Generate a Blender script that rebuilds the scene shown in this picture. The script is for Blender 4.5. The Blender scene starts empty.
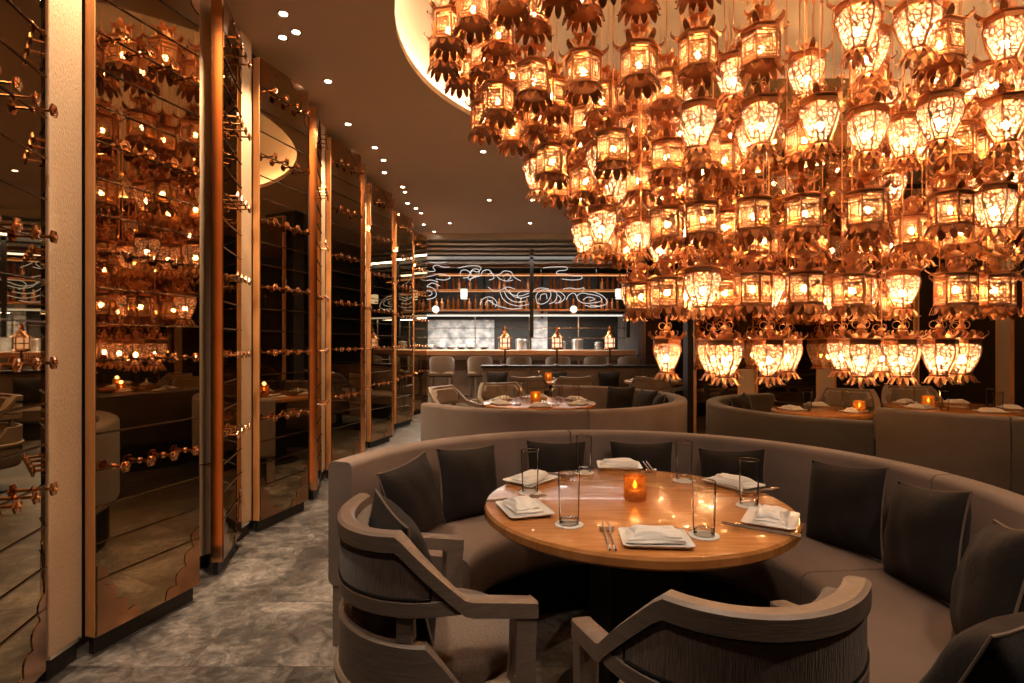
import bpy, math, random
from mathutils import Vector, Matrix
random.seed(7)
S = bpy.context.scene
COL = S.collection
PI = math.pi
CAMH, FPX = 1.35, 578.0
CEIL = 3.47

# ------------------------------------------------------------------ helpers
class MB:
    """collects geometry; build() links it as one mesh object"""
    def __init__(self): self.v = []; self.f = []
    def add(self, vs, fs):
        o = len(self.v); self.v += [tuple(p) for p in vs]
        self.f += [tuple(i + o for i in f) for f in fs]; return self
    def box(self, c, s, rz=0.0, ch=0.0):
        x, y, z = (k / 2 for k in s)
        cs, sn = math.cos(rz), math.sin(rz)
        if ch <= 0:
            pts = [(-x,-y,-z),(x,-y,-z),(x,y,-z),(-x,y,-z),(-x,-y,z),(x,-y,z),(x,y,z),(-x,y,z)]
            fs = [(0,3,2,1),(4,5,6,7),(0,1,5,4),(1,2,6,5),(2,3,7,6),(3,0,4,7)]
        else:
            ch = min(ch, x*.9, y*.9, z*.9); pts = []; fs = []
            for (zz, i) in ((-z, ch), (-z+ch, 0), (z-ch, 0), (z, ch)):
                a, b = x-i, y-i; k = ch*.9
                pts += [(-a+k,-b,zz),(a-k,-b,zz),(a,-b+k,zz),(a,b-k,zz),(a-k,b,zz),(-a+k,b,zz),(-a,b-k,zz),(-a,-b+k,zz)]
            for l in range(3):
                for j in range(8):
                    a, b = l*8+j, l*8+(j+1) % 8; fs.append((a, b, b+8, a+8))
            fs.append(tuple(range(7,-1,-1))); fs.append(tuple(range(24,32)))
        return self.add([(c[0]+p[0]*cs-p[1]*sn, c[1]+p[0]*sn+p[1]*cs, c[2]+p[2]) for p in pts], fs)
    def lathe(self, prof, n=24, c=(0,0,0), ph=0.0, rmod=None, sx=1, sy=1, caps=True):
        vs = []; fs = []
        for k, (r, z) in enumerate(prof):
            for j in range(n):
                t = 2*PI*j/n + ph
                rr = r*(rmod(t, k) if rmod else 1)
                vs.append((c[0]+rr*math.cos(t)*sx, c[1]+rr*math.sin(t)*sy, c[2]+z))
        for k in range(len(prof)-1):
            for j in range(n):
                a = k*n+j; b = k*n+(j+1) % n; fs.append((a, b, b+n, a+n))
        if caps:
            fs.append(tuple(range(n-1,-1,-1))); m = (len(prof)-1)*n; fs.append(tuple(range(m, m+n)))
        return self.add(vs, fs)
    def tube(self, pts, r, n=6, closed=False, flat=1.0, up=None):
        pts = [Vector(p) for p in pts]; m = len(pts); vs = []; fs = []
        rr = r if isinstance(r, (list, tuple)) else [r]*m
        prev = None
        for i, p in enumerate(pts):
            a = pts[(i-1) % m] if (closed or i > 0) else p
            b = pts[(i+1) % m] if (closed or i < m-1) else p
            d = (b-a); d = d.normalized() if d.length > 1e-9 else Vector((0,0,1))
            if prev is None:
                u = Vector(up) if up else (Vector((0,0,1)) if abs(d.z) < .9 else Vector((1,0,0)))
            else: u = prev
            u = (u - d*u.dot(d)); u = u.normalized() if u.length > 1e-6 else d.orthogonal().normalized()
            prev = u; w = d.cross(u)
            for j in range(n):
                t = 2*PI*j/n
                vs.append(p + u*math.cos(t)*rr[i]*flat + w*math.sin(t)*rr[i])
        for i in range(m if closed else m-1):
            for j in range(n):
                a = i*n+j; b = i*n+(j+1) % n; c = ((i+1) % m)*n
                fs.append((a, b, c+(j+1) % n, c+j))
        if not closed:
            fs.append(tuple(range(n-1,-1,-1))); fs.append(tuple(range((m-1)*n, m*n)))
        return self.add(vs, fs)
    def sweep(self, secs, closed=False):
        """secs: list of rings (lists of points, equal count)"""
        n = len(secs[0]); vs = [p for s in secs for p in s]; fs = []
        m = len(secs)
        for i in range(m if closed else m-1):
            for j in range(n):
                a = i*n+j; b = i*n+(j+1) % n; c = ((i+1) % m)*n
                fs.append((a, b, c+(j+1) % n, c+j))
        if not closed:
            fs.append(tuple(range(n-1,-1,-1))); fs.append(tuple(range((m-1)*n, m*n)))
        return self.add(vs, fs)
    def sphere(self, c, r, n=10, m=6, sz=1.0):
        prof = [(max(1e-4, r*math.sin(PI*k/m)), -r*sz*math.cos(PI*k/m)) for k in range(m+1)]
        return self.lathe(prof, n, c)
    def prism(self, poly, fn, t0, t1):
        """polygon in 2D; fn(u,v,t) -> 3D; extruded from t0 to t1"""
        n = len(poly)
        vs = [fn(u, v, t0) for u, v in poly] + [fn(u, v, t1) for u, v in poly]
        fs = [tuple(range(n-1,-1,-1)), tuple(range(n, 2*n))] + [(i, (i+1) % n, n+(i+1) % n, n+i) for i in range(n)]
        return self.add(vs, fs)
    def mesh(self, name, mat, smooth=True, ang=40):
        me = bpy.data.meshes.new(name); me.from_pydata(self.v, [], self.f)
        me.materials.append(mat)
        import bmesh
        bm = bmesh.new(); bm.from_mesh(me); bmesh.ops.recalc_face_normals(bm, faces=bm.faces); bm.to_mesh(me); bm.free()
        if smooth:
            for p in me.polygons: p.use_smooth = True
            me.set_sharp_from_angle(angle=math.radians(ang))
        me.update(); return me
    def build(self, name, mat, parent=None, smooth=True, ang=40, loc=None):
        o = bpy.data.objects.new(name, self.mesh(name, mat, smooth, ang)); COL.objects.link(o)
        if parent: o.parent = parent
        if loc: o.location = loc
        return o

def link_mesh(name, me, parent=None, loc=(0,0,0), rz=0):
    o = bpy.data.objects.new(name, me); COL.objects.link(o); o.location = loc; o.rotation_euler.z = rz
    if parent: o.parent = parent
    return o
def tag(o, label=None, cat=None, group=None, kind=None):
    if label: o['label'] = label
    if cat: o['category'] = cat
    if group: o['group'] = group
    if kind: o['kind'] = kind
    return o
def thing(name, label, cat, loc=(0,0,0), rz=0.0, group=None):
    o = bpy.data.objects.new(name, None); COL.objects.link(o)
    o.empty_display_size = .05; o.location = loc; o.rotation_euler.z = rz
    return tag(o, label, cat, group)
KIDS = {}
def dup(root, loc, rz=0.0, label=None, group=None, scale=None):
    r = root.copy(); COL.objects.link(r); r.location = loc; r.rotation_euler.z = rz
    if scale: r.scale = (scale,)*3
    if label: r['label'] = label
    if group: r['group'] = group
    for ch in kids(root):
        c = ch.copy(); COL.objects.link(c); c.parent = r
        for g in kids(ch):
            d = g.copy(); COL.objects.link(d); d.parent = c
    return r
def kids(o):
    k = o.name
    if k not in KIDS: KIDS[k] = list(o.children)
    return KIDS[k]
ORD = ['first','second','third','fourth','fifth','sixth','seventh','eighth','ninth','tenth','eleventh','twelfth',
       'thirteenth','fourteenth','fifteenth','sixteenth','seventeenth','eighteenth','nineteenth','twentieth']
def ordn(i):
    if i < 20: return ORD[i]
    t = ['twenty','thirty','forty','fifty'][(i+1)//10-2]; r = (i+1) % 10
    return t + ('-'+ORD[r-1] if r else 'th') if r else {'twenty':'twentieth','thirty':'thirtieth','forty':'fortieth','fifty':'fiftieth'}[t]
def at(px, py, h):
    y = FPX*(CAMH-h)/(py-341.5); return Vector(((px-512)/FPX*y, y, h))
def px_of(p): return 512+FPX*p[0]/p[1]
def onplane(px, py, y): return Vector(((px-512)/FPX*y, y, CAMH+(341.5-py)/FPX*y))

# ------------------------------------------------------------------ materials
def nmat(name):
    m = bpy.data.materials.new(name); m.use_nodes = True
    nt = m.node_tree; b = nt.nodes['Principled BSDF']; return m, nt, b
def P(name, col, rough=.5, metal=0.0, spec=.5, sheen=0.0, bump=None, var=None, coat=0.0):
    """bump=(scale,strength[,stretch xyz]); var=(scale, second colour)"""
    m, nt, b = nmat(name)
    b.inputs['Base Color'].default_value = (*col, 1); b.inputs['Roughness'].default_value = rough
    b.inputs['Metallic'].default_value = metal; b.inputs['Specular IOR Level'].default_value = spec
    b.inputs['Sheen Weight'].default_value = sheen; b.inputs['Coat Weight'].default_value = coat
    tc = nt.nodes.new('ShaderNodeTexCoord')
    def noise(sc, st=(1,1,1), det=4):
        mp = nt.nodes.new('ShaderNodeMapping'); mp.inputs['Scale'].default_value = st
        nt.links.new(tc.outputs['Object'], mp.inputs['Vector'])
        n = nt.nodes.new('ShaderNodeTexNoise'); n.inputs['Scale'].default_value = sc; n.inputs['Detail'].default_value = det
        nt.links.new(mp.outputs[0], n.inputs['Vector']); return n
    if bump:
        n = noise(bump[0], bump[2] if len(bump) > 2 else (1,1,1))
        bp = nt.nodes.new('ShaderNodeBump'); bp.inputs['Strength'].default_value = bump[1]; bp.inputs['Distance'].default_value = .01
        nt.links.new(n.outputs['Fac'], bp.inputs['Height']); nt.links.new(bp.outputs[0], b.inputs['Normal'])
    if var:
        n = noise(var[0], var[2] if len(var) > 2 else (1,1,1), 5)
        cr = nt.nodes.new('ShaderNodeValToRGB'); cr.color_ramp.elements[0].position = .32; cr.color_ramp.elements[1].position = .68
        cr.color_ramp.elements[0].color = (*col, 1); cr.color_ramp.elements[1].color = (*var[1], 1)
        nt.links.new(n.outputs['Fac'], cr.inputs[0]); nt.links.new(cr.outputs[0], b.inputs['Base Color'])
    return m
def E(name, col, st, sample='AUTO'):
    m = bpy.data.materials.new(name); m.use_nodes = True; nt = m.node_tree
    for n in list(nt.nodes): nt.nodes.remove(n)
    e = nt.nodes.new('ShaderNodeEmission'); e.inputs[0].default_value = (*col, 1); e.inputs[1].default_value = st
    o = nt.nodes.new('ShaderNodeOutputMaterial'); nt.links.new(e.outputs[0], o.inputs[0])
    m.cycles.emission_sampling = sample; return m
def GLASSY(name, tint=(1,1,1), refl=.12, rough=.0, body=None, bodyf=0.0):
    """thin clear glass: transparent with fresnel reflection"""
    m = bpy.data.materials.new(name); m.use_nodes = True; nt = m.node_tree
    for n in list(nt.nodes): nt.nodes.remove(n)
    t = nt.nodes.new('ShaderNodeBsdfTransparent'); t.inputs[0].default_value = (*tint, 1)
    g = nt.nodes.new('ShaderNodeBsdfGlossy'); g.inputs['Roughness'].default_value = rough
    lw = nt.nodes.new('ShaderNodeLayerWeight'); lw.inputs[0].default_value = refl
    mx = nt.nodes.new('ShaderNodeMixShader'); o = nt.nodes.new('ShaderNodeOutputMaterial')
    nt.links.new(lw.outputs['Fresnel'], mx.inputs[0]); nt.links.new(t.outputs[0], mx.inputs[1]); nt.links.new(g.outputs[0], mx.inputs[2])
    nt.links.new(mx.outputs[0], o.inputs[0]); return m

M = {}
M['velvet']   = P('taupe_velvet', (.165,.115,.094), .75, 0, .25, .25, (420,.25), (3.2,(.22,.158,.132)))
M['velvet_shaded'] = P('shaded_taupe_velvet', (.105,.078,.062), .78, 0, .2, .25, (420,.25), (3.2,(.14,.104,.083)))  # taupe velvet darkened: shade on the right booth put into its colour
M['velvet_dimmed'] = P('dimmed_velvet', (.055,.040,.026), .8, 0, .2, .25, (420,.25), (3.2,(.075,.055,.037)))  # dimness of shadow and smoked glass put into the upholstery colour
M['seat_fab'] = P('brown_seat_velvet', (.145,.098,.076), .8, 0, .2, .22, (520,.35), (2.5,(.20,.14,.112)))
M['pillow']   = P('charcoal_velvet', (.013,.0105,.0095), .85, 0, .15, .05, (60,.2), (5,(.022,.0175,.016)))
M['piping']   = P('taupe_piping', (.16,.12,.095), .7)
M['chairwood']= P('greyed_oak', (.25,.185,.145), .40, 0, .45, 0, (30,.12,(1,1,14)), (14,(.185,.135,.105),(1,1,10)))
M['chairwood_l']= P('pale_oak_ring', (.36,.27,.20), .45)
M['chairfab'] = P('chair_tweed', (.20,.145,.11), .9, 0, .15, .2, (900,.5), (160,(.30,.225,.175)))
M['chairback']= P('chair_back_weave', (.175,.125,.10), .9, 0, .15, .2, (300,.5,(1,1,.1)), (190,(.245,.18,.145),(1,1,.08)))
M['black']    = P('black_lacquer', (.006,.006,.006), .45, 0, .4)
M['blackmat'] = P('dark_plinth', (.012,.011,.010), .6)
M['tablewood']= P('honey_wood', (.42,.165,.045), .24, 0, .5, 0, (14,.03,(2,18,2)), (5,(.56,.25,.08),(1.2,13,1)), .25)
M['linen']    = P('white_linen', (.82,.78,.74), .9, 0, .2, .1, (90,.15))
M['china']    = P('white_porcelain', (.80,.77,.73), .2)
M['glass']    = GLASSY('clear_glass', (.975,.975,.97), .07)
M['glassbase']= GLASSY('thick_glass', (.95,.95,.93), .28)
M['bar']      = P('dark_bronze_bar', (.16,.11,.075), .22, 1)
M['steel']    = P('brushed_steel', (.55,.53,.5), .3, 1)
M['silver']   = P('polished_silver', (.75,.70,.65), .18, 1)
M['copper']   = P('polished_copper', (.80,.40,.19), .17, 1)
M['copper_r'] = P('satin_copper', (.72,.36,.17), .32, 1, bump=(25,.15))
M['copper_p'] = P('dark_copper_plate', (.46,.25,.14), .16, 1, bump=(12,.06))
M['bronze']   = P('dark_bronze', (.10,.05,.028), .38, .8)
M['gold']     = P('lantern_gilt', (.96,.53,.28), .32, 1, bump=(160,.35))
M['gilt_d']   = P('aged_lantern_copper', (.36,.145,.06), .36, .9, bump=(120,.4))
M['cream']    = P('woven_cream_cladding', (.58,.42,.29), .75, 0, .2, 0, (260,.35,(1,1,.25)), (300,(.47,.335,.225),(1,1,.2)))
M['edgewood'] = P('amber_edge_veneer', (.72,.36,.14), .35, 0, .5, 0, (20,.05,(8,8,1)), (9,(.60,.29,.105),(6,6,.7)))
M['tan']      = P('tan_cladding', (.60,.44,.29), .6, 0, .3, 0, (200,.2,(1,1,.3)))
M['wall']     = P('dark_wall_paint', (.030,.023,.018), .6)
M['ceil']     = P('taupe_ceiling_paint', (.70,.53,.42), .75, 0, .2, 0, None, (.7,(.65,.49,.385)))
M['dome']     = P('cream_plaster', (.80,.62,.42), .6, 0, .3)
M['stainmetal']=P('grey_cornice', (.50,.45,.41), .4, .2)
M['marble_w'] = P('white_marble', (.62,.60,.58), .25, 0, .5, 0, None, (6,(.20,.20,.21)))
M['darkbottle']=P('amber_glass_bottle', (.35,.10,.015), .1, .2, .6)
M['stoolfab'] = P('stool_fabric', (.115,.075,.054), .8, 0, .2, .3)
M['stoolleg'] = P('stool_leg_metal', (.35,.27,.22), .35, .7)
M['bulb']     = E('warm_filament', (1,.65,.38), 390)
M['cove']     = E('cove_led', (1,.78,.54), 34)
M['spot']     = E('downlight_lens', (1,.80,.58), 60)
M['neon']     = E('white_neon', (1,.93,.85), 0.9, 'NONE')
M['kled']     = E('kitchen_led', (1,.94,.85), 1.3)
M['klit']     = E('lit_paper_lamp', (1,.86,.68), 1.5, 'NONE')
M['flame']    = E('candle_flame', (1,.55,.16), 35)
M['lampglow'] = E('lamp_glow', (1,.58,.34), 1.6)
M['steelwall']= P('kitchen_steel_wall', (.42,.42,.42), .35, .6, bump=(4,.1))
M['ledge']    = P('copper_counter', (.62,.36,.22), .3, .8)

def lantern_glass(name, tint, emi, st, scale, lines, tl_col=(.95,.68,.38), tlf=.35):
    m = bpy.data.materials.new(name); m.use_nodes = True; nt = m.node_tree
    for n in list(nt.nodes): nt.nodes.remove(n)
    tc = nt.nodes.new('ShaderNodeTexCoord'); vo = nt.nodes.new('ShaderNodeTexVoronoi'); vo.feature = 'DISTANCE_TO_EDGE'
    vo.inputs['Scale'].default_value = scale; nt.links.new(tc.outputs['Object'], vo.inputs['Vector'])
    lt = nt.nodes.new('ShaderNodeMath'); lt.operation = 'LESS_THAN'; lt.inputs[1].default_value = lines
    nt.links.new(vo.outputs['Distance'], lt.inputs[0])
    tr = nt.nodes.new('ShaderNodeBsdfTransparent'); tr.inputs[0].default_value = (*tint, 1)
    em = nt.nodes.new('ShaderNodeEmission'); em.inputs[0].default_value = (*emi, 1); em.inputs[1].default_value = st
    tl = nt.nodes.new('ShaderNodeBsdfTranslucent'); tl.inputs[0].default_value = (*tl_col, 1)
    m0 = nt.nodes.new('ShaderNodeMixShader'); m0.inputs[0].default_value = tlf
    nt.links.new(tr.outputs[0], m0.inputs[1]); nt.links.new(tl.outputs[0], m0.inputs[2])
    ad = nt.nodes.new('ShaderNodeAddShader'); nt.links.new(m0.outputs[0], ad.inputs[0]); nt.links.new(em.outputs[0], ad.inputs[1])
    gl = nt.nodes.new('ShaderNodeBsdfGlossy'); gl.inputs[0].default_value = (.34,.14,.045,1); gl.inputs['Roughness'].default_value = .4
    mx = nt.nodes.new('ShaderNodeMixShader'); o = nt.nodes.new('ShaderNodeOutputMaterial')
    nt.links.new(lt.outputs[0], mx.inputs[0]); nt.links.new(ad.outputs[0], mx.inputs[1]); nt.links.new(gl.outputs[0], mx.inputs[2])
    nt.links.new(mx.outputs[0], o.inputs[0]); m.cycles.emission_sampling = 'NONE'; return m
M['lglass'] = lantern_glass('crackled_lantern_glass', (.93,.74,.50), (1,.58,.34), .20, 36, .085, (.98,.72,.52), .20)
M['lfret']  = lantern_glass('fretted_lantern_glass', (.88,.62,.32), (1,.50,.18), .16, 48, .12, (.98,.62,.34), .26)
M['candleglass'] = lantern_glass('amber_candle_glass', (.80,.46,.17), (1,.45,.11), .04, 120, .05, (.85,.45,.14), .18)

def smoked(name, col, fac, rough=.015):
    m = bpy.data.materials.new(name); m.use_nodes = True; nt = m.node_tree
    for n in list(nt.nodes): nt.nodes.remove(n)
    g = nt.nodes.new('ShaderNodeBsdfGlossy'); g.inputs[0].default_value = (*col, 1); g.inputs['Roughness'].default_value = rough
    d = nt.nodes.new('ShaderNodeBsdfDiffuse'); d.inputs[0].default_value = (.006,.005,.004,1)
    mx = nt.nodes.new('ShaderNodeMixShader'); mx.inputs[0].default_value = fac
    o = nt.nodes.new('ShaderNodeOutputMaterial')
    nt.links.new(d.outputs[0], mx.inputs[1]); nt.links.new(g.outputs[0], mx.inputs[2]); nt.links.new(mx.outputs[0], o.inputs[0]); return m
M['smoke'] = smoked('smoked_mirror_glass', (.60,.45,.28), .64)
def screen_glass(name):
    m = bpy.data.materials.new(name); m.use_nodes = True; nt = m.node_tree
    for n in list(nt.nodes): nt.nodes.remove(n)
    g = nt.nodes.new('ShaderNodeBsdfGlossy'); g.inputs[0].default_value = (.75,.58,.34,1); g.inputs['Roughness'].default_value = .01
    t = nt.nodes.new('ShaderNodeBsdfTransparent'); t.inputs[0].default_value = (.36,.29,.18,1)
    mx = nt.nodes.new('ShaderNodeMixShader'); mx.inputs[0].default_value = .42
    o = nt.nodes.new('ShaderNodeOutputMaterial')
    nt.links.new(t.outputs[0], mx.inputs[1]); nt.links.new(g.outputs[0], mx.inputs[2]); nt.links.new(mx.outputs[0], o.inputs[0]); return m
M['screen'] = screen_glass('bronze_screen_glass')

def floor_mat():
    m, nt, b = nmat('grey_veined_marble_floor')
    tc = nt.nodes.new('ShaderNodeTexCoord')
    L = nt.links.new
    def noise(sc, det, dist=0, vec=None):
        n = nt.nodes.new('ShaderNodeTexNoise'); n.inputs['Scale'].default_value = sc; n.inputs['Detail'].default_value = det
        n.inputs['Distortion'].default_value = dist; n.inputs['Roughness'].default_value = .72
        L(vec or tc.outputs['Object'], n.inputs['Vector']); return n
    br = nt.nodes.new('ShaderNodeTexBrick'); br.inputs['Scale'].default_value = 1.0
    br.inputs['Brick Width'].default_value = .9; br.inputs['Row Height'].default_value = .6; br.inputs['Mortar Size'].default_value = .0025
    br.inputs['Color1'].default_value = (.55,.55,.55,1); br.inputs['Color2'].default_value = (1.15,1.15,1.15,1); br.inputs['Mortar'].default_value = (.35,.35,.35,1)
    L(tc.outputs['Object'], br.inputs['Vector'])
    off = nt.nodes.new('ShaderNodeVectorMath'); off.operation = 'MULTIPLY_ADD'
    off.inputs[1].default_value = (7,7,7); L(br.outputs['Color'], off.inputs[0]); L(tc.outputs['Object'], off.inputs[2])
    n1 = noise(1.5, 12, .7, off.outputs[0]); n2 = noise(8, 13, 2.2, off.outputs[0])
    mx = nt.nodes.new('ShaderNodeMix'); mx.data_type = 'FLOAT'; mx.inputs[0].default_value = .42
    L(n1.outputs['Fac'], mx.inputs[2]); L(n2.outputs['Fac'], mx.inputs[3])
    cr = nt.nodes.new('ShaderNodeValToRGB'); e = cr.color_ramp.elements
    e[0].position = .39; e[0].color = (.017,.016,.016,1); e[1].position = .66; e[1].color = (.32,.295,.285,1)
    k = e.new(.485); k.color = (.058,.053,.051,1); k = e.new(.55); k.color = (.135,.124,.119,1)
    L(mx.outputs[0], cr.inputs[0])
    ml = nt.nodes.new('ShaderNodeMix'); ml.data_type = 'RGBA'; ml.blend_type = 'MULTIPLY'; ml.inputs[0].default_value = .7
    L(cr.outputs[0], ml.inputs[6]); L(br.outputs['Color'], ml.inputs[7]); L(ml.outputs[2], b.inputs['Base Color'])
    rr = nt.nodes.new('ShaderNodeMapRange'); rr.inputs[3].default_value = .22; rr.inputs[4].default_value = .55
    L(n2.outputs['Fac'], rr.inputs[0]); L(rr.outputs[0], b.inputs['Roughness'])
    bp = nt.nodes.new('ShaderNodeBump'); bp.inputs['Strength'].default_value = .15; bp.inputs['Distance'].default_value = .004
    L(n2.outputs['Fac'], bp.inputs['Height']); L(bp.outputs[0], b.inputs['Normal']); return m
M['floor'] = floor_mat()

# ------------------------------------------------------------------ room shell
def struct(name, mb, mat, smooth=False):
    o = mb.build(name, mat, None, smooth); o['kind'] = 'structure'; return o
X0, X1, Y0, Y1 = -2.25, 7.2, -1.6, 14.0
struct('floor', MB().box(((X0+X1)/2,(Y0+Y1)/2,-.05), (X1-X0+.4, Y1-Y0+.4, .1)), M['floor'])
struct('wall_left', MB().box((X0-.05,(Y0+Y1)/2,1.9), (.1,Y1-Y0,3.8)), M['wall'])
struct('wall_right', MB().box((X1+.05,(Y0+Y1)/2,1.9), (.1,Y1-Y0,3.8)), M['wall'])
struct('wall_back', MB().box(((X0+X1)/2,Y1+.05,1.9), (X1-X0+.2,.1,3.8)), M['wall'])
struct('wall_front', MB().box(((X0+X1)/2,Y0-.05,1.9), (X1-X0+.2,.1,3.8)), M['wall'])
# ceiling with an elliptical opening, dome above it
DC, DA, DB = (2.1,4.15), 2.9, 2.5
mb = MB(); n = 96
def edge_pt(t):
    c, s = math.cos(t), math.sin(t); xs, ys = [], []
    k = []
    if c > 1e-9: k.append((X1-DC[0])/c)
    if c < -1e-9: k.append((X0-DC[0])/c)
    if s > 1e-9: k.append((Y1-DC[1])/s)
    if s < -1e-9: k.append((Y0-DC[1])/s)
    r = min(k); return (DC[0]+r*c, DC[1]+r*s)
angs = sorted([2*PI*i/n for i in range(n)] + [math.atan2(y-DC[1], x-DC[0]) % (2*PI) for x in (X0,X1) for y in (Y0,Y1)])
vs = []; fs = []
for t in angs:
    c, s = math.cos(t), math.sin(t); r = 1/math.sqrt((c/DA)**2+(s/DB)**2)
    e = edge_pt(t)
    vs += [(DC[0]+r*c, DC[1]+r*s, CEIL), (e[0], e[1], CEIL), (DC[0]+r*c, DC[1]+r*s, CEIL+.05), (e[0], e[1], CEIL+.05)]
m = len(angs)
for i in range(m):
    a, b = 4*i, 4*((i+1) % m)
    fs += [(a, b, b+1, a+1), (a+2, a+3, b+3, b+2), (a, a+2, b+2, b)]
mb.add(vs, fs); struct('ceiling', mb, M['ceil'])
mb = MB(); prof = []
for k in range(13):
    u = k/12*PI/2; prof.append((max(.002, math.cos(u)), .05+.50*math.sin(u)))
mb.lathe([(r, z) for r, z in prof], 72, (DC[0],DC[1],CEIL), sx=DA+.16, sy=DB+.16, caps=False)
o = mb.build('ceiling_dome', M['dome']); o.name = 'trim_1'; o['kind'] = 'structure'
mb = MB()
mb.tube([(DC[0]+(DA+.09)*math.cos(t), DC[1]+(DB+.09)*math.sin(t), CEIL+.075) for t in [2*PI*i/72 for i in range(72)]], .016, 6, True)
tag(mb.build('cove_light_strip', M['cove']), 'warm cove light strip hidden behind the rim of the oval ceiling dome', 'light strip')

# ------------------------------------------------------------------ wine cabinets on the left
def peg_mesh():
    mb = MB()
    def T(p): return (p[2], p[0], p[1])     # axis along +x (outward)
    sub = MB()
    sub.lathe([(.006,0),(.006,.055),(.011,.057),(.011,.063),(.007,.065)], 8)
    sub.lathe([(.021,.060),(.025,.064),(.024,.070),(.012,.073),(.010,.071),(.004,.076)], 12, rmod=lambda t,k: 1+.08*math.cos(6*t))
    sub.lathe([(.012,0),(.014,.004),(.008,.008)], 10)
    return mb.add([T(p) for p in sub.v], sub.f).mesh('bottle_peg', M['copper'])
PEG = peg_mesh()
def cloud_corner(w, h, steps, sx, sz):
    """scalloped cloud ornament polygon in a corner; (u along width, v up)"""
    pts = [(0,0)]
    seq = [(w,0)]
    for i in range(steps):
        a0 = i/steps; a1 = (i+1)/steps
        p0 = (w*(1-a0)**1.3, h*a0**1.3); p1 = (w*(1-a1)**1.3, h*a1**1.3)
        cx, cy = (p0[0]+p1[0])/2, (p0[1]+p1[1])/2
        dx, dy = p1[0]-p0[0], p1[1]-p0[1]; L = math.hypot(dx, dy)
        nx, ny = dy/L, -dx/L
        if nx+ny < 0: nx, ny = -nx, -ny
        for j in range(1, 7):
            f = j/6; bl = math.sin(PI*f)*L*.36
            seq.append((max(0,p0[0]+dx*f+nx*bl), max(0,p0[1]+dy*f+ny*bl)))
    pts += seq
    return [(sx*u, sz*v) for u, v in pts]
PH0, PH1 = .08, 3.36
def wine_panel(name, label, a, b, group, rows=6, thick=.055):
    """smoked glass wine cabinet leaf from plan point a to b (front face on the room side, to the right of a->b)"""
    ax, ay = a; bx, by = b; L = math.hypot(bx-ax, by-ay)
    rz = math.atan2(by-ay, bx-ax)
    # local frame: +y' along the leaf, +x' outward
    root = thing(name, label, 'wine cabinet', ((ax+bx)/2,(ay+by)/2,0), rz-PI/2, group)
    h = PH1-PH0; t = thick
    fr = MB()
    fr.box((-t/2,-L/2+.012,PH0+h/2), (t,.024,h), 0, .003).box((-t/2,L/2-.012,PH0+h/2), (t,.024,h), 0, .003)
    fr.box((-t/2,0,PH0+.008), (t,L-.05,.016)).box((-t/2,0,PH1-.008), (t,L-.05,.016))
    fr.build('frame', M['edgewood'], root)
    MB().box((.002,0,PH0+h/2), (.005,L-.004,h-.006)).box((-t/2-.004,0,PH0+h/2), (t-.014,L-.048,h-.03)).build('smoked_glass', M['smoke'], root)
    W = L-.012
    for (s, z, dz) in ((-1,PH0+.006,1),(1,PH0+.006,1),(-1,PH1-.006,-1),(1,PH1-.006,-1)):
        poly = cloud_corner(.21, .30, 4, -s, dz)
        MB().prism(poly, lambda u, v, q, s=s, z=z: (q, s*W/2+u, z+v), .0035, .008).build('cloud_corner_plate', M['copper_p'], root)
    k = 0; z = PH0+.20
    step = .157
    i0 = int((PH0+.15)/step)+1; i = i0
    while i*step < PH1-.12:
        zz = i*step+.012
        MB().tube([(.008,-W/2,zz),(.008,W/2,zz)], .004, 6).build('shelf_bar', M['bar'], root); i += 1
    for r in range(rows):
        zz = .80+.47*r
        for c in range(4):
            yy = -W/2+W*(c+.6)/4.3
            link_mesh('bottle_peg', PEG, root, (.004,yy,zz))
    MB().box((-t/2-.01,0,PH0/2), (t-.03,L-.03,PH0)).build('plinth', M['blackmat'], root)
    return root
XC = -1.84
colY = [2.38+1.61*k for k in range(-1,6)]
for k, cy in enumerate(colY):
    nm = ordn(k)
    # cream clad pilaster in the valley
    which = 'just outside the left edge of view' if k == 0 else ('closest to the camera at the left' if k == 1 else f'{ordn(k-1)} from the camera along the cabinet wall')
    p = thing('pilaster', f'cream woven-clad pilaster, {which}', 'column', (XC-.0,cy,0))
    MB().box((-.03,.005,CEIL/2+.04), (.06,.18,CEIL-.08), 0, .004).build('cladding', M['cream'], p)
    MB().box((-.035,0,.04), (.045,.16,.08)).build('plinth', M['blackmat'], p)
    MB().box((.0015,0,.088), (.003,.165,.016)).build('metal_skirting', M['silver'], p)
    a = (-1.785, cy+.092); b = (-1.637, cy+.645)
    wine_panel('wine_cabinet', f'smoked glass wine cabinet leaf directly beyond the {nm if k==0 else ordn(k-1) if k>1 else "nearest"} cream pilaster' if k else 'smoked glass wine cabinet leaf beside the camera, outside the left edge', a, b, 'wine cabinet leaves on the left wall')
    if k < len(colY)-1:
        a2 = (-1.672, cy+.955); b2 = (-1.80, cy+1.455)
        r = wine_panel('wine_cabinet', ('dark wine cabinet leaf at the far left edge before the nearest cream pilaster' if k == 0 else f'wine cabinet leaf seen edge-on just before the {ordn(k)} cream pilaster from the camera'), a2, b2, 'wine cabinet leaves on the left wall')
        # polished copper end face towards the camera
        ef = MB().box((-.0275,-.2615,PH0/2+PH1/2), (.058,.006,PH1-PH0)); ef.build('copper_end_strip', M['copper'], r)
        q = thing('rear_pilaster', f'flat tan pilaster in the gap behind the {ordn(k)} pair of wine cabinet leaves', 'column', (XC-.025,cy+1.0,0), -.62)
        MB().box((-.03,0,CEIL/2+.04), (.05,.21,CEIL-.08)).build('cladding', M['tan'], q)
        MB().box((-.035,0,.04), (.04,.19,.08)).build('plinth', M['blackmat'], q)
        MB().box((.001,0,.62), (.003,.21,.006)).build('joint_strip', M['silver'], q)
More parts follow.
